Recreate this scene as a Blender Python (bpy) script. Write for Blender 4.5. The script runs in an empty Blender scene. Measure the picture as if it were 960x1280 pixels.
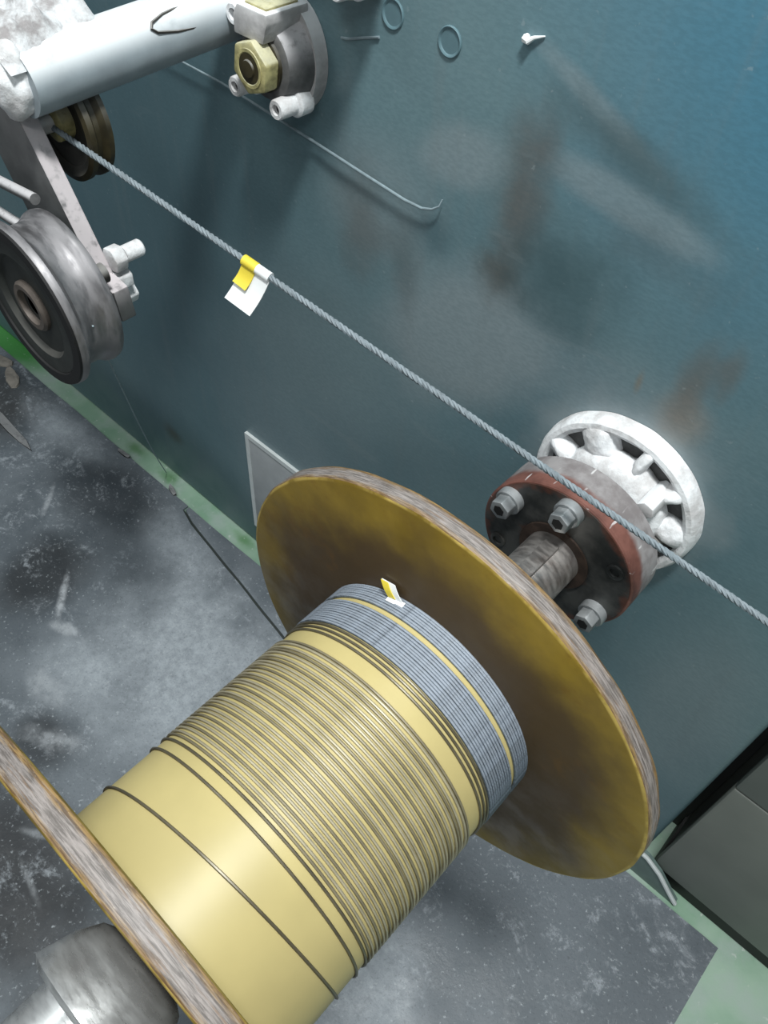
import bpy, bmesh, math, random
from mathutils import Vector, Matrix, noise
random.seed(7)
PI = math.pi
S = bpy.context.scene
COL = S.collection

# ------------------------------------------------------------------ camera
cam = bpy.data.cameras.new('camera')
cam_o = bpy.data.objects.new('camera', cam); COL.objects.link(cam_o)
cam.sensor_fit = 'AUTO'; cam.sensor_width = 36.0; cam.lens = 997.304 * 36.0 / 1280.0
cam.clip_start = 0.02
cam_o.matrix_world = Matrix(((0.73538556, -0.55008799, 0.39574144, 0.19407689),
                             (0.67526445, 0.54590773, -0.49598656, -0.69805829),
                             (0.05679794, 0.63197148, 0.77290752, 1.54582825),
                             (0, 0, 0, 1)))
S.camera = cam_o

# ------------------------------------------------------------------ light
w = bpy.data.worlds.new('world'); S.world = w; w.use_nodes = True
bg = w.node_tree.nodes['Background']
bg.inputs['Color'].default_value = (0.86, 0.94, 1.0, 1); bg.inputs['Strength'].default_value = 0.27
def area(name, loc, target, sx, sy, power, col):
    l = bpy.data.lights.new(name, 'AREA'); l.shape = 'RECTANGLE'; l.size = sx; l.size_y = sy
    l.energy = power; l.color = col
    o = bpy.data.objects.new(name, l); COL.objects.link(o)
    o.location = loc
    o.rotation_euler = (Vector(target) - Vector(loc)).to_track_quat('-Z', 'Y').to_euler()
    return o
area('ceiling_lamp', (0.30, -0.66, 3.25), (0.05, -0.3, 0.6), 0.40, 0.26, 70, (0.97, 1.0, 0.99))
area('ceiling_lamp', (-1.9, -1.4, 3.3), (-1.0, -0.4, 0.2), 1.3, 0.30, 20, (0.95, 1.0, 0.99))
area('ceiling_lamp', (1.3, -2.6, 3.3), (0.3, -0.3, 0.5), 1.3, 0.30, 20, (0.95, 1.0, 0.99))
S.view_settings.view_transform = 'Standard'; S.view_settings.look = 'None'
S.view_settings.gamma = 1.0; S.view_settings.use_curve_mapping = False
S.view_settings.exposure = 0.0

# ------------------------------------------------------------------ material helpers
def srgb(r, g, b):
    f = lambda c: (c / 255) / 12.92 if c / 255 <= 0.04045 else ((c / 255 + 0.055) / 1.055) ** 2.4
    return (f(r), f(g), f(b), 1.0)

class NT:
    """small helper for procedural node trees in object coordinates"""
    def __init__(self, name, rough=0.5, metal=0.0, spec=0.5):
        self.m = bpy.data.materials.new(name); self.m.use_nodes = True
        self.t = self.m.node_tree; self.b = self.t.nodes['Principled BSDF']
        self.b.inputs['Roughness'].default_value = rough
        self.b.inputs['Metallic'].default_value = metal
        self.b.inputs['Specular IOR Level'].default_value = spec
        self.co = self.t.nodes.new('ShaderNodeTexCoord').outputs['Object']
        self.m.diffuse_color = (0.5, 0.5, 0.5, 1)
    def lk(self, a, b):
        if isinstance(a, (int, float)): b.default_value = a
        elif isinstance(a, tuple): b.default_value = a
        else: self.t.links.new(a, b)
    def math(self, op, a, b=0.0, c=0.0, clamp=False):
        n = self.t.nodes.new('ShaderNodeMath'); n.operation = op; n.use_clamp = clamp
        for s, v in zip(n.inputs, (a, b, c)): self.lk(v, s)
        return n.outputs[0]
    def scaled(self, sc, loc=(0, 0, 0), rot=(0, 0, 0)):
        n = self.t.nodes.new('ShaderNodeMapping'); n.inputs['Scale'].default_value = sc
        n.inputs['Location'].default_value = loc; n.inputs['Rotation'].default_value = rot
        self.lk(self.co, n.inputs['Vector']); return n.outputs[0]
    def noise(self, scale, detail=4.0, rough=0.55, vec=None, dist=0.0):
        n = self.t.nodes.new('ShaderNodeTexNoise')
        n.inputs['Scale'].default_value = scale; n.inputs['Detail'].default_value = detail
        n.inputs['Roughness'].default_value = rough; n.inputs['Distortion'].default_value = dist
        self.lk(vec if vec is not None else self.co, n.inputs['Vector'])
        return n.outputs['Fac']
    def voro(self, scale, vec=None, feat='F1'):
        n = self.t.nodes.new('ShaderNodeTexVoronoi'); n.inputs['Scale'].default_value = scale; n.feature = feat
        self.lk(vec if vec is not None else self.co, n.inputs['Vector']); return n.outputs['Distance']
    def ramp(self, v, a, b, lo=0.0, hi=1.0):
        n = self.t.nodes.new('ShaderNodeMapRange'); n.interpolation_type = 'SMOOTHSTEP'
        self.lk(v, n.inputs['Value'])
        for k, x in zip(('From Min', 'From Max', 'To Min', 'To Max'), (a, b, lo, hi)): n.inputs[k].default_value = x
        return n.outputs['Result']
    def mix(self, f, a, b):
        n = self.t.nodes.new('ShaderNodeMix'); n.data_type = 'RGBA'
        self.lk(f, n.inputs['Factor']); self.lk(a, n.inputs[6]); self.lk(b, n.inputs[7]); return n.outputs[2]
    def xyz(self, vec=None):
        n = self.t.nodes.new('ShaderNodeSeparateXYZ'); self.lk(vec if vec is not None else self.co, n.inputs[0]); return n.outputs
    def blob(self, axes, c, r, rot=0.0, warp=0.0, wscale=6.0, inner=0.3, outer=1.0):
        """mask of one soft ellipse-shaped patch at c on the plane of two object axes"""
        o = self.xyz(); u = self.math('SUBTRACT', o[axes[0]], c[0]); v = self.math('SUBTRACT', o[axes[1]], c[1])
        cs, sn = math.cos(rot), math.sin(rot)
        uu = self.math('ADD', self.math('MULTIPLY', u, cs / r[0]), self.math('MULTIPLY', v, sn / r[0]))
        vv = self.math('ADD', self.math('MULTIPLY', u, -sn / r[1]), self.math('MULTIPLY', v, cs / r[1]))
        d = self.math('SQRT', self.math('ADD', self.math('MULTIPLY', uu, uu), self.math('MULTIPLY', vv, vv)))
        if warp:
            d = self.math('ADD', d, self.math('MULTIPLY', self.math('SUBTRACT', self.noise(wscale, 5), 0.5), warp * 2))
        return self.ramp(d, inner, outer, 1.0, 0.0)
    def up(self):
        n = self.t.nodes.new('ShaderNodeNewGeometry'); return self.xyz(n.outputs['Normal'])[2]
    def bump(self, h, strength=0.3, dist=0.002):
        n = self.t.nodes.new('ShaderNodeBump'); n.inputs['Strength'].default_value = strength
        n.inputs['Distance'].default_value = dist
        self.lk(h, n.inputs['Height']); self.t.links.new(n.outputs[0], self.b.inputs['Normal'])
    def col(self, c): self.lk(c, self.b.inputs['Base Color']); return self
    def rough(self, v): self.lk(v, self.b.inputs['Roughness']); return self

def plain(name, c, rough=0.5, metal=0.0, var=0.25, scale=40.0, dust=0.0, dustc=(0.62, 0.63, 0.64, 1), bump=0.0, spec=0.5):
    """a colour with worn variation, and powder settled on what faces up"""
    m = NT(name, rough, metal, spec)
    dark = tuple(x * (1 - var) for x in c[:3]) + (1,)
    lite = tuple(min(1, x * (1 + var)) for x in c[:3]) + (1,)
    cc = m.mix(m.ramp(m.noise(scale), 0.3, 0.7), dark, lite)
    if dust:
        f = m.math('MULTIPLY', m.ramp(m.up(), 0.02, 0.75), m.ramp(m.noise(scale * 1.7, 6), 0.12, 0.5))
        f = m.math('MULTIPLY', f, dust)
        cc = m.mix(f, cc, dustc)
        if metal: m.lk(m.math('MULTIPLY', m.math('SUBTRACT', 1.0, f), metal), m.b.inputs['Metallic'])
    m.col(cc)
    if bump: m.bump(m.noise(scale * 3, 5), bump)
    return m.m

# ---- machine panel (object coordinates = world: x along, z up)
def mat_panel():
    m = NT('teal_paint', 0.42)
    XZ = (0, 2)
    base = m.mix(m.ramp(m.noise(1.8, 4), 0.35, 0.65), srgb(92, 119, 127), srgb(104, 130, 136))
    # clean blue with painted reflected light high right, painted shade down the left
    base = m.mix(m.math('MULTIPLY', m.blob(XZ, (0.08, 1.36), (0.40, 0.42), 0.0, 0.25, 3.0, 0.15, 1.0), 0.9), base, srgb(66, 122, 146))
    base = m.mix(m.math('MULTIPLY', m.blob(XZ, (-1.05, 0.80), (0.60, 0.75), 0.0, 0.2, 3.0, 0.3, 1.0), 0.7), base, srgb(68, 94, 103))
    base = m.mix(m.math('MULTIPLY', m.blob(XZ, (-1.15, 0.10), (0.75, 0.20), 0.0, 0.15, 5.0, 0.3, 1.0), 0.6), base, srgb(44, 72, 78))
    # grey powder smears, with pale lobes of wall sheen painted in
    film_sheen = srgb(136, 148, 152)
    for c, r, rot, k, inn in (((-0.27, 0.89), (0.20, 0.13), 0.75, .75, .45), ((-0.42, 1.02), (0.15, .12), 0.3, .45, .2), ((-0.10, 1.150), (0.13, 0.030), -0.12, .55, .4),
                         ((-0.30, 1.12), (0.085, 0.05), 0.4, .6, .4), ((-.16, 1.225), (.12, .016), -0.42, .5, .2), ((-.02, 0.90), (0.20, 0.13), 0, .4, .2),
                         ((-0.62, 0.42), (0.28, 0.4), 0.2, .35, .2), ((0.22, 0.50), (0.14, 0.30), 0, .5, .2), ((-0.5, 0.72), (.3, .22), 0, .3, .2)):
        base = m.mix(m.math('MULTIPLY', m.blob(XZ, c, r, rot, 0.22, 9.0, inn, 1.0), k), base, film_sheen)
    # brown grease and rust smears plus dark lobes painted in as shading
    for c, r, rot, k, cc in (((-0.222, 1.10), (0.055, 0.16), 0.0, .7, srgb(92, 84, 78)), ((-0.230, 1.010), (0.050, 0.065), 0, .6, srgb(76, 66, 54)),
                             ((-0.15, 1.035), (.125, .095), 0.25, .85, srgb(66, 88, 93)), ((-0.335, 1.015), (.05, .045), 0.3, .6, srgb(62, 88, 96)), ((-0.06, 1.12), (.12, .04), -.2, .4, srgb(84, 96, 100)),
                             ((-0.45, 0.98), (0.07, 0.12), 0.2, .50, srgb(96, 92, 88)), ((-.37, .95), (.040, .13), .15, .45, srgb(86, 90, 90)),
                             ((-0.12, 1.198), (.17, .034), -.30, .75, srgb(76, 94, 98)),
                             ((0.030, 0.955), (0.048, 0.055), 0.2, .75, srgb(138, 132, 124)), ((0.028, 1.00), (0.026, 0.085), -0.1, .6, srgb(104, 96, 88)), ((0.058, 1.035), (0.018, 0.055), 0, .5, srgb(104, 96, 88)),
                             ((-.026, .972), (.007, .026), 0, .7, srgb(126, 118, 104)), ((-1.03, 0.17), (0.05, 0.04), 0, .7, srgb(62, 58, 42))):
        base = m.mix(m.math('MULTIPLY', m.blob(XZ, c, r, rot, 0.6, 14.0, 0.0, 1.0), k), base, cc)
    runs = m.ramp(m.noise(9.0, 5, 0.6, m.scaled((4.0, 1, 0.35))), 0.5, 0.75)
    base = m.mix(m.math('MULTIPLY', runs, 0.16), base, srgb(118, 126, 128))
    speck = m.ramp(m.noise(120.0, 2), 0.70, 0.78)
    base = m.mix(m.math('MULTIPLY', speck, 0.25), base, srgb(160, 170, 172))
    grain = m.ramp(m.noise(300.0, 3, .6, m.scaled((0.4, 1, 1), (0, 0, 0), (0, .6, 0))), .35, .65)
    base = m.mix(m.math('MULTIPLY', grain, 0.16), base, srgb(52, 78, 86))
    scuff = m.ramp(m.noise(7.0, 4, .6, m.scaled((.5, 1, 3), (4, 0, 0), (0, .5, 0)), 1.0), .62, .72)
    base = m.mix(m.math('MULTIPLY', scuff, 0.12), base, srgb(140, 150, 152))
    # powder halo thrown off the drive hub
    base = m.mix(m.math('MULTIPLY', m.blob(XZ, (0.0, 0.8118), (0.165, 0.165), 0, 0.3, 16, 0.62, 0.95), 0.38), base, srgb(150, 156, 158))
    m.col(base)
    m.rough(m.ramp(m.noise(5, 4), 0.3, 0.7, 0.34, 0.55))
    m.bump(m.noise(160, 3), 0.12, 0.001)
    return m.m

CURLS = (((-0.935, -.405), (.085, .012), -.75, .8), ((-.865, -.445), (.05, .02), .3, .6), ((-1.20, -.27), (.065, .010), -.85, .5), ((-.66, -.60), (.10, .03), .5, .5), ((-.78, -.55), (.08, .04), .1, .4), ((-.52, -.72), (.07, .010), .5, .35), ((-.46, -.78), (.06, .008), -.2, .3), ((-.62, -.70), (.05, .02), .2, .35))
def mat_mat(name, seed):
    m = NT(name, 0.5)
    XY = (0, 1)
    base = m.mix(m.ramp(m.noise(5.0, 5), 0.35, 0.65), srgb(86, 93, 99), srgb(108, 115, 121))
    for c, r, rot, k, cc in (((-1.12, -0.16), (0.22, 0.14), 0.2, .8, srgb(50, 55, 60)), ((-0.55, -0.82), (0.40, 0.19), 0.1, .95, srgb(36, 38, 41)),
                             ((-1.02, -0.40), (0.13, 0.15), 0.4, .9, srgb(40, 43, 46)), ((-1.62, -.2), (.22, .2), 0, .8, srgb(52, 52, 52)),
                             ((-0.68, -0.62), (0.10, 0.07), 0.0, .85, srgb(46, 50, 54)),
                             ((-0.6, -1.1), (0.6, 0.25), 0.0, .9, srgb(34, 36, 39)), ((.28, -.15), (.3, .25), 0, .5, srgb(80, 88, 95))):
        base = m.mix(m.math('MULTIPLY', m.blob(XY, c, r, rot, 0.3, 11.0, 0.35, 1.0), k), base, cc)
    # powder trodden and dropped in drifts, broad floor sheen painted in with it
    pw_sheen = srgb(184, 191, 197)
    for c, r, rot, k in (((-0.60, -0.33), (0.34, 0.26), -0.2, .72), ((-0.74, -0.50), (.15, .10), 0, .5), ((-1.40, -0.10), (0.25, 0.07), 0, .55),
                         ((-0.85, -0.14), (.24, .09), -.2, .45), ((0.05, -0.50), (0.16, 0.18), 0, .6), ((-.45, -.18), (.25, .14), 0, .4)):
        mask = m.math('MULTIPLY', m.blob(XY, c, r, rot, 0.45, 8.0, 0.1, 1.0), k)
        mask = m.math('MULTIPLY', mask, m.ramp(m.noise(55, 7, 0.75), 0.25, 0.7, 0.4, 1.0))
        base = m.mix(mask, base, pw_sheen)
    # footprints and swirls left in the powder
    for sc_, off_, k in ((7.0, 0.0, .55), (15.0, 5.0, .45)):
        sw = m.ramp(m.noise(sc_, 8, 0.72, m.scaled((1, 1.4, 1), (seed + off_, 0, 0)), 0.9), 0.55, 0.66)
        sw = m.math('MULTIPLY', sw, m.ramp(m.noise(sc_ * 9, 5, 0.7), 0.42, 0.62))
        base = m.mix(m.math('MULTIPLY', sw, k), base, srgb(172, 178, 184))
    # one curl of powder swept up beside the dark patch
    for c, r, rot, k in CURLS:
        cu = m.math('MULTIPLY', m.blob(XY, c, r, rot, .6, 24, .1, 1.0), m.ramp(m.noise(60, 5, .7), .3, .6, .3, 1))
        base = m.mix(m.math('MULTIPLY', cu, k), base, srgb(186, 190, 194))
    sp = m.ramp(m.noise(140, 4, 0.6), 0.60, 0.74)
    base = m.mix(m.math('MULTIPLY', sp, 0.6), base, srgb(178, 184, 188))
    dk = m.ramp(m.noise(200, 3, 0.6), 0.55, 0.72)
    base = m.mix(m.math('MULTIPLY', dk, 0.35), base, srgb(48, 52, 56))
    m.col(base); m.rough(m.ramp(m.noise(20, 4), 0.3, 0.7, 0.38, 0.6))
    m.bump(m.noise(90, 6, .65), 0.35, 0.002)
    return m.m

def mat_floor():
    m = NT('green_floor_paint', 0.55)
    b = m.mix(m.ramp(m.noise(6, 4), 0.35, 0.65), srgb(122, 156, 132), srgb(150, 176, 156))
    b = m.mix(m.ramp(m.noise(11, 6, 0.6), 0.42, 0.68, 0.0, 0.7), b, srgb(158, 172, 166))
    b = m.mix(m.math('MULTIPLY', m.blob((0, 1), (-1.85, 0.0), (0.28, 0.09), 0, 0.2, 9, .4, 1.), 0.9), b, srgb(52, 132, 48))
    for cx in (-1.06, -1.2, -.78):
        b = m.mix(m.math('MULTIPLY', m.blob((0, 1), (cx, -0.01), (0.05, 0.025), 0, 0.5, 22, .1, 1.), 0.7), b, srgb(66, 120, 60))
    b = m.mix(m.ramp(m.noise(60, 3), 0.64, 0.74, 0, 0.6), b, srgb(196, 200, 196))
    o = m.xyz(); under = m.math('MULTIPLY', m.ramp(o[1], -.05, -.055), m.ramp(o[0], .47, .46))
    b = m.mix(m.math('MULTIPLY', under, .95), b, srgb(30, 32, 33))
    m.col(b); m.bump(m.noise(60, 4), 0.2); return m.m

def mat_flange():
    """object coords: axis along y through the spool's origin"""
    m = NT('amber_flange', 0.48)
    o = m.xyz(); r = m.math('SQRT', m.math('ADD', m.math('MULTIPLY', o[0], o[0]), m.math('MULTIPLY', o[2], o[2])))
    b = m.mix(m.ramp(m.noise(14, 4), 0.3, 0.7), srgb(122, 100, 32), srgb(146, 122, 44))
    grime = m.math('ADD', r, m.math('MULTIPLY', m.math('SUBTRACT', m.noise(9, 5, .6), 0.5), 0.13))
    b = m.mix(m.ramp(grime, 0.170, 0.254, 0.93, 0.05), b, srgb(66, 50, 32))
    b = m.mix(m.ramp(m.noise(22, 6, 0.7), 0.55, 0.75, 0, 0.5), b, srgb(104, 72, 22))
    b = m.mix(m.math('MULTIPLY', m.ramp(r, 0.2455, 0.2475, 0, .7), m.ramp(m.noise(30, 4), .4, .6)), b, srgb(196, 170, 92))
    scr = m.ramp(m.noise(26, 3, .5, m.scaled((1, 1, 0.12), (0, 0, 0), (0, 0.7, 0))), 0.69, 0.74)
    b = m.mix(m.math('MULTIPLY', scr, 0.35), b, srgb(60, 44, 22))
    m.col(b); m.rough(m.ramp(m.noise(30, 4), .3, .7, .36, .6)); m.bump(m.noise(40, 4), 0.08); return m.m

def mat_rim():
    """worn edge: grey fibre rubbed through the amber varnish, streaked around the rim"""
    m = NT('worn_flange_rim', 0.5)
    n = m.t.nodes.new('ShaderNodeMath'); n.operation = 'ARCTAN2'
    o = m.xyz(); m.lk(o[0], n.inputs[0]); m.lk(o[2], n.inputs[1])
    c = m.t.nodes.new('ShaderNodeCombineXYZ'); m.lk(m.math('MULTIPLY', n.outputs[0], 1.6), c.inputs[0]); m.lk(m.math('MULTIPLY', o[1], 90.0), c.inputs[1])
    st = m.noise(7, 7, 0.7, c.outputs[0], 0.3)
    b = m.mix(m.ramp(st, 0.36, 0.64), srgb(92, 86, 82), srgb(148, 140, 136))
    ed = m.math('ABSOLUTE', m.math('SUBTRACT', m.math('ABSOLUTE', o[1]), 0.1680))
    ed = m.math('ADD', ed, m.math('MULTIPLY', m.math('SUBTRACT', m.noise(5, 5, .65, c.outputs[0]), .5), 0.012))
    b = m.mix(m.ramp(ed, 0.0035, 0.0090, 0, .9), b, m.mix(m.ramp(st, .4, .6), srgb(92, 68, 38), srgb(142, 112, 58)))
    b = m.mix(m.ramp(m.noise(3.2, 4, .6, c.outputs[0]), 0.55, 0.72, 0, .6), b, srgb(120, 88, 52))
    b = m.mix(m.ramp(m.noise(24, 3, .6, c.outputs[0]), 0.66, 0.73, 0, .6), b, srgb(206, 198, 186))
    m.col(b); m.bump(st, 0.25, 0.001); return m.m

def mat_powder(a=srgb(196, 194, 194), b=srgb(238, 240, 242), sc=25):
    m = NT('white_powder', 0.9, 0, 0.2)
    m.col(m.mix(m.ramp(m.noise(sc, 6, .65), 0.35, 0.62), a, b))
    m.bump(m.noise(70, 6, .7), 0.6, 0.004); return m.m

def mat_coupling_side():
    m = NT('dusty_red_rim', 0.55)
    y = m.xyz()[1]
    e = m.math('ADD', y, m.math('MULTIPLY', m.math('SUBTRACT', m.noise(26, 4), .5), 0.016))
    red = m.mix(m.ramp(m.noise(40, 4), .35, .65), srgb(98, 62, 54), srgb(124, 82, 72))
    gr = m.mix(m.ramp(m.noise(50, 5), .35, .65), srgb(122, 116, 116), srgb(150, 146, 146))
    b = m.mix(m.ramp(e, -0.118, -0.108), red, gr)
    b = m.mix(m.ramp(m.noise(120, 2, .5, m.scaled((1, 0.25, 1))), 0.66, 0.72, 0, .7), b, srgb(216, 214, 214))
    m.col(b); m.bump(m.noise(90, 4), .25); return m.m

def mat_disc_face():
    m = NT('oily_black_steel', 0.42, 0.35)
    b = m.mix(m.ramp(m.noise(24, 5), .35, .65), srgb(44, 46, 46), srgb(84, 84, 82))
    o = m.xyz(); r = m.math('SQRT', m.math('ADD', m.math('MULTIPLY', o[0], o[0]), m.math('MULTIPLY', o[2], o[2])))
    rr = m.math('ADD', r, m.math('MULTIPLY', m.math('SUBTRACT', m.noise(40, 4), .5), 0.05))
    b = m.mix(m.ramp(rr, 0.036, 0.05, .75, 0), b, srgb(96, 58, 40))
    b = m.mix(m.ramp(rr, 0.088, 0.1, 0, .5), b, srgb(120, 70, 52))
    m.col(b); m.bump(m.noise(80, 4), .2); return m.m

def mat_steel(name, c, rough, streak=True, rust=0.0):
    m = NT(name, rough, 0.85)
    n = m.noise(30, 5, .6, m.scaled((1, 4, 1))) if streak else m.noise(40, 5)
    b = m.mix(m.ramp(n, .3, .7), tuple(x * .72 for x in c[:3]) + (1,), c)
    if rust: b = m.mix(m.ramp(m.noise(34, 5), .5, .68, 0, rust), b, srgb(96, 66, 44))
    m.col(b); m.rough(m.ramp(n, .3, .7, rough * .7, rough * 1.3)); m.bump(n, .15, .001); return m.m

M = {}
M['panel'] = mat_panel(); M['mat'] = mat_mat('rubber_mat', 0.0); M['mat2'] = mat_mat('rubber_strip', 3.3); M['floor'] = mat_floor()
M['flange'] = mat_flange(); M['rim'] = mat_rim(); M['powder'] = mat_powder()
M['heap'] = mat_powder(srgb(150, 146, 146), srgb(214, 216, 218), 34)
M['cside'] = mat_coupling_side(); M['cface'] = mat_disc_face()
M['steel'] = mat_steel('grey_steel', srgb(186, 180, 176), .45, True, .3)
M['bright'] = mat_steel('polished_worn_steel', srgb(206, 208, 208), .32, True, .1); M['bright'].node_tree.nodes['Principled BSDF'].inputs['Metallic'].default_value = .72
M['bolt'] = plain('bolt_steel', srgb(146, 150, 152), .45, .6, .2, 60, .25)
M['black'] = plain('black_recess', srgb(12, 12, 13), .7, 0, .2)
M['barrel'] = plain('cream_barrel', srgb(190, 175, 120), .45, 0, .04, 18)
M['wire'] = plain('dark_tinned_wire', srgb(98, 92, 76), .38, .35, .18, 60)
M['wire_l'] = plain('tan_tinned_wire', srgb(166, 158, 134), .42, .2, .12, 60)
M['wire_m'] = plain('brown_tinned_wire', srgb(128, 120, 98), .42, .2, .15, 60)
M['wire_b'] = plain('slate_wire', srgb(92, 102, 114), .6, .1, .4, 150, .5, srgb(172, 180, 190), .4)
M['rope'] = plain('powdered_cord', srgb(108, 119, 125), .75, 0, .25, 90, .45, srgb(150, 160, 166))
M['strand'] = plain('pale_strand', srgb(128, 144, 150), .6, 0, .15, 80)
M['dustwhite'] = plain('powdered_casting', srgb(176, 174, 174), .8, 0, .2, 45, .95, srgb(236, 238, 240), .35)
M['dustgrey'] = plain('dusty_grey_paint', srgb(92, 92, 92), .65, .1, .25, 60, .85, srgb(206, 204, 206), .25)
M['armgrey'] = plain('dull_grey_plate', srgb(84, 86, 86), .6, .2, .15, 50, .95, srgb(206, 198, 200))
M['pipe'] = plain('grey_white_pipe_paint', srgb(150, 160, 166), .45, 0, .12, 20, .9, srgb(232, 236, 238))
M['housing'] = plain('dark_cast_iron', srgb(52, 50, 46), .6, .3, .3, 40, .45, srgb(190, 188, 184))
M['yellow'] = plain('ochre_nut', srgb(168, 160, 112), .6, .1, .3, 90, .6, srgb(214, 212, 186), .3)
M['ochre'] = plain('shaded_ochre_wheel', srgb(52, 46, 26), .6, .1, .5, 30, .2)  # ochre darkened in the base colour for the shade behind the arm
M['wheelrim'] = mat_steel('dusty_wheel_rim', srgb(150, 148, 150), .55, True, 0)
M['wheelface'] = plain('black_wheel_face', srgb(46, 48, 46), .6, .1, .25, 30, .2, srgb(120, 116, 110))
M['plug'] = plain('painted_plug', srgb(96, 124, 132), .4, 0, .08, 60)
M['plate'] = plain('grey_cover_plate', srgb(156, 160, 162), .5, .1, .06, 30)
M['plate_edge'] = plain('pale_plate_edge', srgb(190, 196, 196), .5, 0, .06, 30)
M['cab'] = plain('grey_cabinet_paint', srgb(112, 116, 110), .5, 0, .08, 7)
M['kick'] = plain('black_kickboard', srgb(24, 25, 24), .6, 0, .2, 20)
M['gusset'] = plain('grey_green_gusset', srgb(98, 116, 112), .5, 0, .1, 30)
M['white'] = plain('white_label', srgb(236, 238, 238), .45, 0, .02)
M['yel'] = plain('yellow_label', srgb(228, 206, 70), .45, 0, .04)
M['scrap'] = plain('tan_scrap', srgb(130, 124, 116), .8, 0, .2, 60)
M['scrapd'] = plain('black_scrap', srgb(28, 28, 28), .7, 0, .3, 60, .3)
M['sludge'] = plain('white_smear', srgb(176, 180, 184), .8, 0, .15, 60)

# ------------------------------------------------------------------ mesh helpers
def link(name, bm, mat, parent=None, smooth=True, loc=None, angle=0.6):
    bmesh.ops.recalc_face_normals(bm, faces=bm.faces)
    me = bpy.data.meshes.new(name); bm.to_mesh(me); bm.free()
    for mm in (mat if isinstance(mat, (list, tuple)) else [mat]): me.materials.append(mm)
    if smooth:
        me.shade_smooth()
        me.set_sharp_from_angle(angle=angle)
    o = bpy.data.objects.new(name, me); COL.objects.link(o)
    if loc is not None: o.location = loc
    if parent is not None: o.parent = parent
    return o
def tag(o, label=None, cat=None, group=None, kind=None):
    if label: o['label'] = label
    if cat: o['category'] = cat
    if group: o['group'] = group
    if kind: o['kind'] = kind
    return o
def thing(name, loc, label, cat, group=None):
    o = bpy.data.objects.new(name, None); COL.objects.link(o); o.location = loc; o.empty_display_size = .03
    return tag(o, label, cat, group)
def copy_tree(o, parent=None):
    c = o.copy(); COL.objects.link(c)
    if parent is not None: c.parent = parent
    for ch in list(o.children): copy_tree(ch, c)
    return c
def box(bm, x0, x1, y0, y1, z0, z1, bev=0.0, seg=2):
    r = bmesh.ops.create_cube(bm, size=1.0, matrix=Matrix.Translation(((x0+x1)/2, (y0+y1)/2, (z0+z1)/2)) @ Matrix.Diagonal((x1-x0, y1-y0, z1-z0, 1)))
    if bev:
        es = list({e for v in r['verts'] for e in v.link_edges})
        bmesh.ops.bevel(bm, geom=es, offset=bev, segments=seg, affect='EDGES', profile=0.5)
    return bm
def lathe(bm, prof, seg=96, c=(0, 0), closed=False, caps=True, wob=None):
    """profile [(radius, y)...] turned about an axis parallel to y at (x, z)=c; returns face rows"""
    rings = []
    for i, (r, y) in enumerate(prof):
        ring = []
        for k in range(seg):
            a = 2 * PI * k / seg
            rr = r + (wob(a, i) if wob else 0)
            ring.append(bm.verts.new((c[0] + rr * math.cos(a), y, c[1] + rr * math.sin(a))))
        rings.append(ring)
    rows = []
    n = len(rings)
    for i in range(n if closed else n - 1):
        a, b = rings[i], rings[(i + 1) % n]
        rows.append([bm.faces.new((a[k], a[(k+1) % seg], b[(k+1) % seg], b[k])) for k in range(seg)])
    if not closed and caps:
        bm.faces.new(rings[0]); bm.faces.new(rings[-1])
    return rows
def tube(bm, pts, r, seg=8, cap=True):
    pts = [Vector(p) for p in pts]; rings = []
    up = None
    for i, p in enumerate(pts):
        d = (pts[min(i+1, len(pts)-1)] - pts[max(i-1, 0)]).normalized()
        if up is None:
            up = d.orthogonal().normalized()
        up = (up - d * up.dot(d)).normalized(); s = d.cross(up)
        rr = r(i / (len(pts) - 1)) if callable(r) else r
        rings.append([bm.verts.new(p + (up * math.cos(2*PI*k/seg) + s * math.sin(2*PI*k/seg)) * rr) for k in range(seg)])
    for a, b in zip(rings, rings[1:]):
        for k in range(seg): bm.faces.new((a[k], a[(k+1) % seg], b[(k+1) % seg], b[k]))
    if cap: bm.faces.new(rings[0]); bm.faces.new(rings[-1])
def prism(bm, pts, y0, y1, bev=0.0):
    """outline [(x,z)] extruded from y0 to y1"""
    a = [bm.verts.new((x, y0, z)) for x, z in pts]; b = [bm.verts.new((x, y1, z)) for x, z in pts]
    f = [bm.faces.new(a), bm.faces.new(list(reversed(b)))]
    n = len(pts)
    for k in range(n): f.append(bm.faces.new((a[k], b[k], b[(k+1) % n], a[(k+1) % n])))
    if bev:
        es = list({e for g in f for e in g.edges})
        bmesh.ops.bevel(bm, geom=es, offset=bev, segments=2, affect='EDGES', profile=.5)
def hexpts(c, r, rot=0.0):
    return [(c[0] + r * math.cos(rot + PI/3*k), c[1] + r * math.sin(rot + PI/3*k)) for k in range(6)]

# ------------------------------------------------------------------ floor and machine
bm = bmesh.new(); box(bm, -4, 3, -4, 3, -0.1, 0.0)
tag(link('floor', bm, M['floor'], smooth=False), 'green painted concrete floor dusted with white powder', kind='structure')

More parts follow.
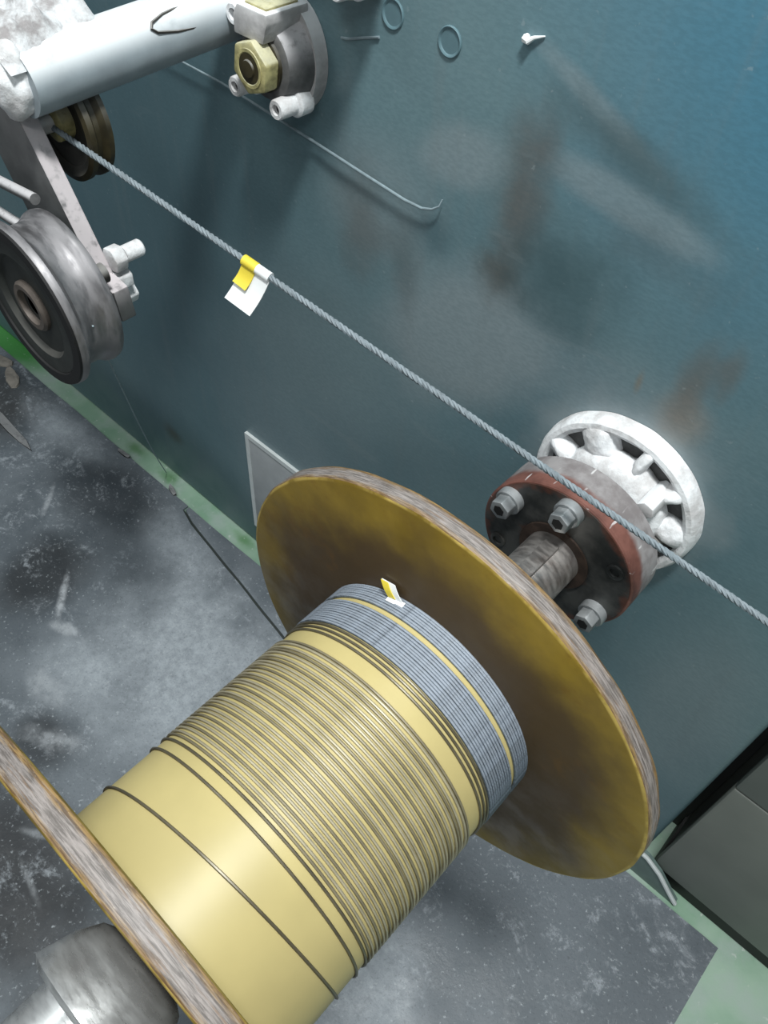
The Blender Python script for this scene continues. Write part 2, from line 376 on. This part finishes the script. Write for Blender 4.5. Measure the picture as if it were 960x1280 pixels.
# main mat and the loose strip butted against it along the machine
def sheet(name, pts, z0, th, mat, wob=0.0):
    bm = bmesh.new(); out = []
    for (p, q) in zip(pts, pts[1:] + pts[:1]):
        n = max(1, int(math.dist(p, q) / 0.03))
        for k in range(n):
            t = k / n; x = p[0] + (q[0]-p[0])*t; y = p[1] + (q[1]-p[1])*t
            j = noise.noise(Vector((x * 9, y * 9, 1.3))) * wob
            out.append((x + j, y + j))
    a = [bm.verts.new((x, y, z0)) for x, y in out]; b = [bm.verts.new((x, y, z0 + th)) for x, y in out]
    bm.faces.new(a); bm.faces.new(b)
    for k in range(len(out)): bm.faces.new((a[k], a[(k+1) % len(out)], b[(k+1) % len(out)], b[k]))
    return link(name, bm, mat, smooth=False)
mo = sheet('rubber_mat', [(-2.6, -1.8), (0.478, -1.8), (0.494, -0.022), (-0.195, -0.026), (-0.195, -0.178), (-0.528, -0.129), (-0.90, -0.070), (-0.950, -0.057), (-0.950, -0.04), (-2.6, -0.046)], 0.0, 0.005, M['mat'], 0.003)
tag(mo, 'big dark grey rubber floor mat smeared with white powder under the spool', 'mat')
ms = sheet('rubber_strip', [(-0.945, -0.052), (-0.90, -0.064), (-0.528, -0.123), (-0.20, -0.172), (-0.20, -0.030), (-0.945, -0.040)], 0.0, 0.005, M['mat2'], 0.002)
tag(ms, 'narrow grey rubber strip butted against the big mat along the machine foot', 'mat')

mach = thing('winding_machine', (0, 0, 0), 'large teal painted machine housing with stained front panel', 'machine')
bm = bmesh.new(); box(bm, -3.2, 0.307, 0.006, 1.2, 0.0, 2.0, 0.012, 3)
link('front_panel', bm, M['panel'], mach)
for px, pz in ((-0.415, 1.231), (-0.337, 1.227)):
    bm = bmesh.new()
    lathe(bm, [(0.0150, 0.008), (0.0150, 0.0048), (0.0140, 0.0040), (0.0125, 0.0046), (0.0115, 0.0056), (0.004, 0.0057)], 32, (px, pz))
    link('hole_plug', bm, M['plug'], mach)
# paint nick and scratch on the panel
bm = bmesh.new(); tube(bm, [(-.2475, 0.004, 1.2565), (-.243, 0.001, 1.2560), (-.238, .003, 1.2600), (-.228, .005, 1.2635)], lambda t: .0042 * (1 - t) ** 1.2 + .0006, 8)
link('paint_drip', bm, M['white'], mach)
bm = bmesh.new(); tube(bm, [(-.489, 0.005, 1.187), (-.475, 0.0045, 1.190), (-.455, .0045, 1.197), (-.432, .005, 1.204)], lambda t: .0016, 6)
link('scratch_bead', bm, M['strand'], mach)
# cover plate low on the panel behind the spool flange
bm = bmesh.new(); box(bm, -0.737, -0.36, 0.001, 0.007, 0.086, 0.378, 0.002)
link('cover_plate', bm, M['plate'], mach)
bm = bmesh.new()
box(bm, -0.741, -0.731, -0.0005, 0.006, 0.082, 0.384); box(bm, -0.731, -0.36, -0.0005, 0.006, 0.373, 0.384)
link('cover_plate_edge', bm, M['plate_edge'], mach, False)
# corner gusset at the foot
bm = bmesh.new(); g = [(0.262, 0.001), (0.398, 0.001), (0.400, 0.008), (0.378, 0.030), (0.348, 0.062), (0.316, 0.082), (0.262, 0.088)]
prism(bm, g, -0.013, -0.001); link('corner_gusset', bm, M['gusset'], mach, False)
bm = bmesh.new(); tube(bm, [(x, -0.012, z) for x, z in g[2:]], 0.0042, 8); link('gusset_edge', bm, M['plate_edge'], mach)

# cabinet on the right
cab = thing('control_cabinet', (0.33, 0.0, 0.0), 'dark grey cabinet with black kickboard right of the teal machine', 'cabinet')
def cb(name, x0, x1, y0, y1, z0, z1, mat, bev=0.0):
    bm = bmesh.new(); box(bm, x0-.33, x1-.33, y0, y1, z0, z1, bev); return link(name, bm, mat, cab)
cb('body', 0.338, 1.4, 0.022, 0.9, 0.052, 1.9, M['cab'])
cb('door', 0.330, 1.4, 0.0, 0.020, 0.056, 0.4255, M['cab'], 0.004)
cb('door', 0.330, 1.4, 0.0, 0.020, 0.4285, 1.9, M['cab'], 0.004)
cb('kickboard', 0.333, 1.4, 0.012, 0.85, 0.0, 0.051, M['kick'])
cb('gap_shade', 0.309, 0.336, 0.12, 0.6, 0.0, 1.9, M['kick'])  # black block standing in for the shade inside the gap

# ------------------------------------------------------------------ spool
H = 0.8118
Y1, LEN, TH = -0.3688, 0.3156, 0.0203
R, RB, RBORE = 0.25, 0.1269, 0.0352
SPC = (0, -0.527, H)
sp = thing('wire_spool', SPC, 'amber flanged spool with cream barrel wound with dark and slate wire', 'spool')
def flange_mesh(y0, y1, seg=160):
    bm = bmesh.new()
    prof = [(RBORE, y0), (R-.004, y0), (R-.0012, y0+.0012), (R, y0+.004), (R, y1-.004), (R-.0012, y1-.0012), (R-.004, y1), (RBORE, y1)]
    wob = lambda a, i: (noise.noise(Vector((math.cos(a)*7, math.sin(a)*7, i*.7)))*.0012 if 0 < i < 7 else 0)
    rows = lathe(bm, prof, seg, closed=True, wob=wob)
    for i in (2, 3, 4):
        for f in rows[i]: f.material_index = 1
    return bm
off = SPC[1]
fl = link('flange', flange_mesh(Y1 - off, Y1 + TH - off), [M['flange'], M['rim']], sp)
fl2 = link('flange', flange_mesh(Y1 - LEN - TH - off, Y1 - LEN - off), [M['flange'], M['rim']], sp)
fl2['label'] = 'near flange seen edge on with a grey worn rim'
bm = bmesh.new(); lathe(bm, [(RBORE, Y1-LEN-off), (RB, Y1-LEN-off), (RB, Y1-off), (RBORE, Y1-off)], 128, closed=True)
link('barrel', bm, M['barrel'], sp)
def turn_bm(r, rw, lead, seg=96, sides=6):
    bm = bmesh.new()
    pts = []
    for k in range(seg + 1):
        a = -PI + 2 * PI * k / seg
        pts.append((r * math.sin(a), lead * (k / seg - .5), r * math.cos(a)))
    tube(bm, pts, rw, sides); return bm
def add_turns(ys, r, rw, lead, mat, jit=0.0):
    if isinstance(mat, list):
        a = [y for k, y in enumerate(ys) if k % 3]; b = [y for k, y in enumerate(ys) if not k % 3]
        add_turns(a, r, rw, lead, mat[0], jit); add_turns(b, r, rw, lead, mat[1], jit); return
    first = None
    for y in ys:
        yy = y - off + random.uniform(-jit, jit)
        if first is None:
            first = link('wire_turn', turn_bm(r, rw, lead), mat, sp); first.location = (0, yy, 0); o = first
        else:
            o = first.copy(); COL.objects.link(o); o.parent = sp; o.location = (0, yy, 0)
RW = 0.00125
def y_at(y, lead, deg): return y
add_turns([-0.637], RB + RW, RW, 0.070, M['wire'])
add_turns([-0.600], RB + RW, RW, 0.012, M['wire'])
add_turns([-0.5885], RB + RW, RW, 0.009, M['wire'])
n = 31; add_turns([-0.5830 + (-0.4560 + 0.5830) * k / (n-1) for k in range(n)], RB + RW, RW, 0.0043, [M['wire_l'], M['wire_m']], 0.0006)
add_turns([-0.4380, -0.4330, -0.4285], RB + RW, RW, 0.0043, M['wire'], 0.0003)
# slate coloured layer wound close against the far flange, with one bare gap
add_turns([-0.4245 + 0.0029 * k for k in range(11)], RB + .0016, .0016, 0.0029, M['wire_b'], 0.0003)
add_turns([-0.3870 + 0.0028 * k for k in range(7)], RB + .0016, .0016, 0.0028, M['wire_b'], 0.0002)

# spindle with the worn clamping cone
spd = thing('spindle', (0, -0.134, H), 'steel spindle through the spool with worn clamping cone at the near end', 'shaft')
bm = bmesh.new(); lathe(bm, [(0.0335, -0.703+.134), (0.0345, -0.70+.134), (0.0345, -0.1345+.134)], 64)
link('shaft', bm, M['steel'], spd)
bm = bmesh.new(); box(bm, -.009, .009, -.335+.134, -.15+.134, .030, .0385, .001); link('shaft_key', bm, M['steel'], spd)
bm = bmesh.new()
prof = [(0.036, -0.7065), (0.040, -0.7085), (0.0470, -0.712), (0.0575, -0.7300), (0.0625, -0.7480), (0.0650, -0.7560), (0.0655, -0.7600), (0.0600, -0.7640), (0.045, -0.7650), (0.0445, -0.86), (0.040, -0.865)]
wob = lambda a, i: (noise.noise(Vector((math.cos(a)*16, math.sin(a)*16, i)))*.0014 if 4 < i < 8 else noise.noise(Vector((math.cos(a)*4, math.sin(a)*4, i*.3)))*.0006)
lathe(bm, [(r, y+.134) for r, y in prof], 96, wob=wob); link('clamp_cone', bm, M['bright'], spd)

# ------------------------------------------------------------------ coupling
cp = thing('shaft_coupling', (0, 0, H), 'round shaft coupling with black bolted face and dusty red rim', 'coupling')
RC, C1, C2 = 0.1006, 0.1342, 0.0564
bm = bmesh.new(); lathe(bm, [(RC-.002, -C1+.0005), (RC, -C1+.002), (RC, -C1+C2-.003), (RC-.003, -C1+C2)], 96)
link('rim', bm, M['cside'], cp)
bm = bmesh.new(); lathe(bm, [(RC-.003, -C1-.0006), (RC-.003, -C1+.003)], 96); link('face_plate', bm, M['cface'], cp)
bm = bmesh.new(); lathe(bm, [(.046, -C1-.003), (.046, -C1+.001)], 48); link('shaft_collar', bm, plain('rusty_collar', srgb(66, 52, 44), .6, .2, .45, 50), cp)
BR = 0.0815
def bolt_parts(parent, x, z, y, rot=0.3, length=.026):
    """washer, hex head and socket, pointing to -y"""
    bm = bmesh.new(); lathe(bm, [(.0165, y), (.0165, y-.009), (.0150, y-.0105)], 32, (x, z)); b = link('bolt', bm, M['bolt'], parent)
    bm = bmesh.new(); prism(bm, hexpts((x, z), .0132, rot), y-.010, y-length, .0012); link('hex_head', bm, M['bolt'], b)
    bm = bmesh.new(); prism(bm, hexpts((x, z), .0072, rot), y-length+.001, y-length-.0006); link('socket', bm, M['black'], b)
for deg in (148, 89, -31):
    a = math.radians(deg); bolt_parts(cp, BR*math.cos(a), BR*math.sin(a), -C1-.0006, math.radians(deg))
for deg in (28, -153, -91):
    a = math.radians(deg); c = (BR*math.cos(a), BR*math.sin(a))
    bm = bmesh.new(); lathe(bm, [(.0100, -C1+.001), (.0100, -C1-.0028), (.0090, -C1-.0032), (.0062, -C1-.0032), (.0060, -C1-.0012)], 24, c); link('hole_insert', bm, M['cface'], cp)

# ------------------------------------------------------------------ drive hub on the panel
hub = thing('drive_hub', (0, 0, H), 'white powder caked drive hub ring on the teal panel behind the coupling', 'hub')
bm = bmesh.new()
lathe(bm, [(0.112, 0.0055), (0.1105, -0.010), (0.107, -0.016), (0.101, -0.017), (0.095, -0.013), (0.0935, 0.0055)], 96, closed=True,
      wob=lambda a, i: noise.noise(Vector((math.cos(a)*5, math.sin(a)*5, i)))*.0012)
link('outer_ring', bm, M['powder'], hub)
bm = bmesh.new(); lathe(bm, [(0.094, 0.0055), (0.094, 0.0005), (0.04, 0.0005), (0.04, 0.0055)], 64, closed=True); link('recess', bm, M['dustgrey'], hub)
bm = bmesh.new(); lathe(bm, [(0.052, 0.0005), (0.050, -0.02), (0.044, -0.05), (0.044, -C1+C2)], 64); link('drive_shaft', bm, M['dustwhite'], hub)
bm = bmesh.new(); lathe(bm, [(.050, -.002), (.071, -.002), (.074, -.010), (.070, -.022), (.063, -.031), (.052, -.036), (.046, -.036)], 96, closed=True,
      wob=lambda a, i: .0045 * noise.noise(Vector((math.cos(a)*3.2, math.sin(a)*3.2, i*.5))) + .002 * noise.noise(Vector((math.cos(a)*11, math.sin(a)*11, i*.9))))
link('powdered_collar', bm, M['powder'], hub, angle=3)
for k, (deg, wd) in enumerate(((4, .017), (42, .010), (76, .008), (118, .022), (160, .012), (205, .012), (250, .012), (300, .012))):
    a = math.radians(deg)
    bm = bmesh.new()
    bmesh.ops.create_icosphere(bm, subdivisions=4, radius=1.0)
    for v in bm.verts:
        p = v.co.copy(); s = 1 + .18 * noise.noise(p * 1.3 + Vector((k*3.1, 0, 0))) + .06 * noise.noise(p * 4 + Vector((0, k*2.3, 0)))
        fl_ = 1 + .8 * p.x * p.x
        q = Vector((p.x * .026, p.y * .019 * s, p.z * wd * s * fl_)); q.x += .080
        v.co = (q.x * math.cos(a) - q.z * math.sin(a), q.y - .006, q.x * math.sin(a) + q.z * math.cos(a))
    link('powdered_spoke', bm, M['powder'], hub, angle=3)
for k, deg in enumerate((-12, -24, 45)):
    a = math.radians(deg); c = (.074*math.cos(a), .074*math.sin(a))
    bm = bmesh.new(); prism(bm, hexpts(c, .012, a), -.050, .0, .0015); link('stud_nut', bm, M['dustwhite'] if k == 2 else M['housing'], hub)

# ------------------------------------------------------------------ flange bearings high on the panel
def bearing(c, label):
    t = thing('flange_bearing', (c[0], 0, c[1]), label, 'bearing', 'flange bearings on the teal panel')
    bm = bmesh.new()
    pts = []
    for k in range(48):
        a = 2*PI*k/48; pts.append((.058*math.cos(a), .066*math.sin(a)))
    prism(bm, pts, -.014, .0055, .002); link('base_plate', bm, M['dustwhite'], t)
    bm = bmesh.new(); lathe(bm, [(.050, -.014), (.046, -.030), (.041, -.046), (.036, -.048)], 48, (.006, .002)); link('housing', bm, M['dustgrey'], t)
    bm = bmesh.new(); prism(bm, [(-.022, .030), (.026, .030), (.034, .052), (.034, .062), (-.014, .062), (-.022, .050)], -.066, -.002, .002); lg = link('grease_lug', bm, M['dustwhite'], t)
    bm = bmesh.new(); box(bm, -.009, .026, -.058, -.010, .0615, .0645, .001); link('lug_pad', bm, M['yellow'], lg)
    bm = bmesh.new(); lathe(bm, [(.030, -.044), (.0315, -.048), (.0315, -.052), (.029, -.053)], 48, (.006, .002)); link('nut_washer', bm, M['ochre'], t)
    bm = bmesh.new()
    o = hexpts((.010, .003), .031, .35)
    prism(bm, o, -.074, -.053, .003); n = link('lock_nut', bm, M['yellow'], t)
    bm = bmesh.new(); lathe(bm, [(.021, -.0735), (.021, -.0752), (.0175, -.0752), (.0165, -.0745)], 40, (.010, .003)); link('nut_face', bm, M['yellow'], n)
    bm = bmesh.new(); lathe(bm, [(.0165, -.0738), (.0165, -.0748), (.010, -.0748), (.009, -.077), (.003, -.077)], 32, (.010, .003)); link('shaft_end', bm, M['ochre'], t)
    for (bx, bz) in ((-.037, -.036), (.036, -.039), (-.03, .045)):
        bm = bmesh.new(); lathe(bm, [(.0165, -.012), (.0165, -.030), (.0150, -.032), (.0122, -.033), (.0118, -.058), (.0105, -.060), (.0062, -.060), (.0058, -.052)], 28, (bx, bz)); b = link('bolt', bm, M['powder'], t)
        bm = bmesh.new(); lathe(bm, [(.0060, -.0525), (.0060, -.0535)], 16, (bx, bz)); link('socket', bm, M['black'], b)
    return t
bearing((-0.568, 1.150), 'powdered flange bearing with ochre lock nut right of the grey pipe')
bearing((-0.472, 1.300), "flange bearing cut off by the photo's top edge, left of the plugs")

# ------------------------------------------------------------------ pipe bracket with the two wheels
br = thing('pulley_bracket', (-0.66, -0.29, 1.17), 'grey pipe and hanging arm bracket caked with white powder', 'bracket')
BL = Vector((-0.66, -0.29, 1.17))
def bl(name, bm, mat, smooth=True, parent=br, origin=BL, angle=.6):
    o = link(name, bm, mat, parent, smooth, None, angle)
    for v in o.data.vertices: v.co -= origin
    return o
bm = bmesh.new(); tube(bm, [(-0.656, -0.300, 1.166), (-0.656, -0.298, 1.166), (-.648, -.15, 1.176), (-0.641, 0.008, 1.186)], .0345, 48); bl('pipe', bm, M['pipe'], angle=.9)
bm = bmesh.new(); lathe(bm, [(.054, .006), (.054, -.006), (.038, -.012)], 40, (-.641, 1.186)); bl('pipe_flange', bm, M['dustgrey'])
bm = bmesh.new(); loop = []
for deg, yy in ((62, -.05), (56, -.10), (50, -.135), (42, -.152), (33, -.156), (25, -.150), (18, -.125), (13, -.08)):
    a = math.radians(deg); loop.append((-.6475 + .0353*math.cos(a), yy, 1.1765 + .0353*math.sin(a)))
tube(bm, loop, .0016, 6); bl('tie_wire', bm, M['housing'])
bm = bmesh.new(); bmesh.ops.create_icosphere(bm, subdivisions=4, radius=1.0)
for v in bm.verts:
    p = v.co.copy(); s_ = 1 + .25 * noise.noise(p * 1.5) + .1 * noise.noise(p * 4)
    v.co = Vector((-.668 + p.x * .040 * s_, -.303 + p.y * .024 * s_, 1.170 + p.z * .040 * s_))
bl('powder_cap', bm, M['powder'], angle=3)
bm = bmesh.new(); tube(bm, [(-.86, -.318, 1.022), (-.775, -.322, 1.030), (-.652, -.322, 1.047)], .0065, 12); bl('guard_bar', bm, M['dustgrey'])
bm = bmesh.new(); tube(bm, [(-.88, -.318, .976), (-.796, -.322, .981), (-.712, -.322, .987)], .0065, 12); bl('guard_bar', bm, M['dustgrey'])
# arm plate in the plane of the wall
arm = [(-0.712, 1.178), (-0.597, 0.957), (-0.566, 0.955), (-0.560, 0.915), (-0.640, 0.905), (-0.700, .925), (-0.812, 1.150), (-.79, 1.178)]
bm = bmesh.new(); prism(bm, arm, -0.300, -0.279, .002); bl('arm_plate', bm, M['armgrey'])
bm = bmesh.new(); box(bm, -1.05, -0.668, -0.312, -0.198, 1.170, 1.200, .004); bl('top_plate', bm, M['dustgrey'])
# powder heaped on the plate and the end of the pipe
bm = bmesh.new()
NX, NY = 56, 28
grid = {}
for i in range(NX + 1):
    for j in range(NY + 1):
        x = -1.05 + .418 * i / NX; y = -.318 + .126 * j / NY
        e = min(1, min(i, NX - i, j, NY - j) / 3.5)
        h = .004 + e * (.014 + .016 * noise.noise(Vector((x * 14, y * 34, .3))) + .012 * noise.noise(Vector((x * 34, y * 80, 2.1))))
        drop = max(0, x + .665) * .55
        grid[i, j] = bm.verts.new((x, y, 1.199 + h - drop))
for i in range(NX):
    for j in range(NY):
        bm.faces.new((grid[i, j], grid[i+1, j], grid[i+1, j+1], grid[i, j+1]))
bl('powder_heap', bm, M['heap'], angle=3)['kind'] = 'stuff'
# bolts at the lower right edge of the arm
bm = bmesh.new(); prism(bm, hexpts((-.596, .975), .0165, .2), -.279, -.262, .002); bl('bolt_nut', bm, M['powder'])
bm = bmesh.new(); lathe(bm, [(.0105, -.262), (.0105, -.238), (.009, -.236)], 24, (-.592, .978)); bl('bolt_end', bm, M['powder'])
bm = bmesh.new(); prism(bm, hexpts((-.600, .945), .016, .5), -.279, -.258, .002); bl('bolt_nut', bm, M['powder'])
bm = bmesh.new(); prism(bm, hexpts((-.607, .915), .014, .1), -.279, -.250, .002); bl('bolt_nut', bm, M['powder'])

WC = (-0.577, 0.978)
wh = thing('cable_pulley', (WC[0], -0.3, WC[1]), 'grey grooved pulley with black dished face at the lower end of the bracket arm', 'pulley')
def wl(name, bm, mat, angle=.6):
    o = link(name, bm, mat, wh, True, None, angle)
    for v in o.data.vertices: v.co -= Vector((WC[0], -0.3, WC[1]))
    return o
bm = bmesh.new()
lathe(bm, [(.080, -.398), (.094, -.400), (.0965, -.396), (.0965, -.390), (.0925, -.3865), (.086, -.383), (.083, -.374), (.083, -.362), (.086, -.354), (.0895, -.349), (.0905, -.345), (.0895, -.340), (.080, -.338)], 96, WC, closed=True)
wl('rim', bm, M['wheelrim'])
bm = bmesh.new(); lathe(bm, [(.0955, -.3985), (.0945, -.4012), (.082, -.4012), (.080, -.396)], 96, WC, closed=True); wl('face_edge', bm, M['black'])
bm = bmesh.new(); lathe(bm, [(.0805, -.392), (.0805, -.399), (.062, -.3985), (.056, -.390), (.032, -.386), (.026, -.386), (.010, -.386)], 96, WC); wl('dished_face', bm, M['wheelface'])
bm = bmesh.new(); lathe(bm, [(.030, -.385), (.030, -.396), (.027, -.399), (.021, -.399), (.019, -.390), (.010, -.390)], 48, WC); wl('hub_ring', bm, plain('brown_grey_hub', srgb(92, 84, 78), .6, .2, .2, 60))
bm = bmesh.new(); lathe(bm, [(.012, -.392), (.012, -.2995)], 32, WC); wl('axle', bm, M['housing'])

OC = (-0.697, 1.098)
oc = thing('ochre_wheel', (OC[0], -0.25, OC[1]), 'shade-darkened ochre wheel half hidden behind the bracket arm', 'wheel')
def ol(name, bm, mat):
    o = link(name, bm, mat, oc)
    for v in o.data.vertices: v.co -= Vector((OC[0], -0.25, OC[1]))
bm = bmesh.new(); lathe(bm, [(.052, -.247), (.062, -.252), (.0685, -.250), (.0685, -.243), (.061, -.238), (.061, -.232), (.0685, -.227), (.0685, -.221), (.050, -.220)], 72, OC, closed=True); ol('rim', bm, M['ochre'])
bm = bmesh.new(); lathe(bm, [(.0525, -.240), (.0525, -.246), (.026, -.238), (.020, -.238)], 64, OC); ol('web', bm, M['housing'])
bm = bmesh.new(); lathe(bm, [(.022, -.237), (.022, -.256), (.018, -.258)], 32, OC); ol('hub', bm, M['yellow'])
bm = bmesh.new(); lathe(bm, [(.010, -.2785), (.010, -.255)], 24, OC); ol('axle', bm, M['dustwhite'])

# ------------------------------------------------------------------ cord, tags, strands
A0, A1 = Vector((-0.729, -0.2655, 1.104)), Vector((0.220, -0.14, 0.922))
D = A1 - A0
cord = thing('twisted_cord', A0, 'powdered grey twisted cord running taut across the panel above the coupling', 'cord')
P0, P1 = -0.30 * D, D * 1.5
L = (P1 - P0).length; dn = D.normalized(); u = dn.orthogonal().normalized(); v_ = dn.cross(u)
for s in range(3):
    bm = bmesh.new(); N = int(L / .0026)
    tube(bm, [P0 + dn * (L*k/N) + (u*math.cos(2*PI*s/3 + 2*PI*L*k/N/.020) + v_*math.sin(2*PI*s/3 + 2*PI*L*k/N/.020)) * .0018 for k in range(N+1)], .0021, 6)
    link('strand', bm, M['rope'], cord)
# tag hanging from the cord
def quad_sheet(bm, a, b, c, d, th, curl=0.0, n=8):
    """sheet a-b (top) to d-c (bottom) with a thickness and a soft curl"""
    a, b, c, d = map(Vector, (a, b, c, d)); nrm = (b - a).cross(d - a).normalized()
    top = []; bot = []
    for i in range(n+1):
        t = i / n; l = a.lerp(d, t); r = b.lerp(c, t); o = nrm * curl * math.sin(t * PI)
        top.append((bm.verts.new(l + o + nrm*th/2), bm.verts.new(r + o + nrm*th/2)))
        bot.append((bm.verts.new(l + o - nrm*th/2), bm.verts.new(r + o - nrm*th/2)))
    for i in range(n):
        bm.faces.new((top[i][0], top[i][1], top[i+1][1], top[i+1][0]))
        bm.faces.new((bot[i][0], bot[i+1][0], bot[i+1][1], bot[i][1]))
        bm.faces.new((top[i][0], top[i+1][0], bot[i+1][0], bot[i][0]))
        bm.faces.new((top[i][1], bot[i][1], bot[i+1][1], top[i+1][1]))
    bm.faces.new((top[0][0], bot[0][0], bot[0][1], top[0][1])); bm.faces.new((top[n][0], top[n][1], bot[n][1], bot[n][0]))
t0 = A0 + D * 0.3375; t1 = A0 + D * 0.3755
tg = thing('label_tag', t0, 'yellow and white label flag stuck on the twisted cord', 'label', 'cable label flags')
za = Vector((0, -.0025, -.005))
dd = Vector((-.0078, -.0232, -.0350))
bm = bmesh.new(); quad_sheet(bm, t0*0+za, t1-t0+za, t1-t0+za+dd*1.02, za+dd, .0012, .003); link('flag', bm, M['white'], tg)
bm = bmesh.new(); fz = Vector((0, -.0016, .0012))
quad_sheet(bm, za+fz, (t1-t0)*.50+za+fz, (t1-t0)*.50+za+dd*.52+fz, za+dd*.50+fz, .0008, .0022); link('yellow_field', bm, M['yel'], tg)
bm = bmesh.new(); tube(bm, [Vector((0, 0, 0)), (t1-t0)], .0058, 16); wr = link('wrap', bm, M['white'], tg)
bm = bmesh.new(); tube(bm, [Vector((0, 0, 0)) - dn*.0005, (t1-t0)*.5], .0062, 16); link('yellow_band', bm, M['yel'], tg)
# second tag, trapped in the slate winding next to the flange
def oncyl(deg, r, y): a = math.radians(deg); return Vector((r*math.sin(a), y, H + r*math.cos(a)))
q0 = oncyl(-21.0, .1305, -.3760); q1 = oncyl(-14.5, .1305, -.3745)
tg2 = thing('label_tag', q0, 'small yellow and white label flag standing up from the slate winding by the far flange', 'label', 'cable label flags')
e0 = oncyl(-24.5, .148, -.3722); e1 = oncyl(-18.5, .146, -.3718)
bm = bmesh.new(); quad_sheet(bm, Vector((0, 0, 0)), q1-q0, e1-q0, e0-q0, .0010, .001); link('flag', bm, M['white'], tg2)
bm = bmesh.new(); f2 = Vector((0, -.0013, .0003)); quad_sheet(bm, (e0-q0)*.12+f2, (q1-q0)*.55+(e0-q0)*.12+f2, (e0-q0)*1.0+(e1-e0)*.55+f2, (e0-q0)+f2, .0007, .001); link('yellow_field', bm, M['yel'], tg2)
bm = bmesh.new(); quad_sheet(bm, (q1-q0)*0+Vector((-.002, -.004, -.001)), q1-q0+Vector((.002, -.004, -.001)), q1-q0+Vector((.002, .001, .0015)), Vector((-.002, .001, .0015)), .0008); link('tape', bm, M['white'], tg2)

pts = [(-0.90, -.003, 1.076), (-0.838, -.003, 1.074), (-.70, -.003, 1.072), (-.541, -.003, 1.059), (-.44, -.003, 1.050), (-.372, -.003, 1.0445), (-.345, -.003, 1.0455), (-.330, -.003, 1.0505), (-.321, -.002, 1.0575), (-.319, .001, 1.066)]
dense = []
for i in range(len(pts)-1):
    for k in range(6):
        t = k/6; dense.append(tuple(pts[i][c]*(1-t) + pts[i+1][c]*t for c in range(3)))
dense.append(pts[-1])
bm = bmesh.new(); tube(bm, dense, lambda t: .0008 + .0011 * math.sin(PI * min(1, t * 1.05)), 8)
tag(link('loose_wire', bm, M['strand']), 'thin pale wire lying along the panel with a hooked end below the bearing', 'wire')
bm = bmesh.new()
a, b = Vector((-.4935, -.371, .985)), Vector((-1.072, -.010, .007))
tube(bm, [a.lerp(b, k/20) + Vector((0, 0, -.03*math.sin(PI*k/20))) for k in range(21)], .0011, 6)
tag(link('hanging_strand', bm, M['strand']), 'thin grey strand running from the grooved pulley down to the floor', 'wire')

# ------------------------------------------------------------------ litter on the mat
def scrap(x, y, sx, sy, rot, mat, label, cat='scrap', th=.004):
    bm = bmesh.new(); n = 9; top = []; bot = []
    for k in range(n):
        a = 2*PI*k/n; j = 1 + .3*noise.noise(Vector((x*50+k, y*50, 0)))
        px, py = sx*math.cos(a)*j, sy*math.sin(a)*j
        px, py = px*math.cos(rot)-py*math.sin(rot), px*math.sin(rot)+py*math.cos(rot)
        top.append(bm.verts.new((px, py, th + .002*math.sin(k*2.1)))); bot.append(bm.verts.new((px*1.05, py*1.05, 0)))
    bm.faces.new(top); bm.faces.new(bot)
    for k in range(n): bm.faces.new((top[k], bot[k], bot[(k+1) % n], top[(k+1) % n]))
    tag(link('floor_scrap', bm, mat, None, False, (x, y, .0052)), label, cat, 'scraps on the mat')
scrap(-1.735, -.075, .040, .018, .3, M['scrap'], 'tan scrap at the left edge of the photo, farthest of the two')
scrap(-1.655, -.090, .046, .016, -.3, M['scrap'], 'tan scrap beside the green floor strip, nearest of the two')
scrap(-1.20, -.046, .022, .006, .1, M['scrapd'], 'black crumb at the mat edge below the grooved pulley')
scrap(-1.015, -.036, .020, .006, -.3, M['scrapd'], 'black crumb at the mat edge beside the start of the narrow rubber strip')
scrap(-1.49, -.20, .10, .012, -.05, M['scrapd'], 'long black shred on the far left of the mat')
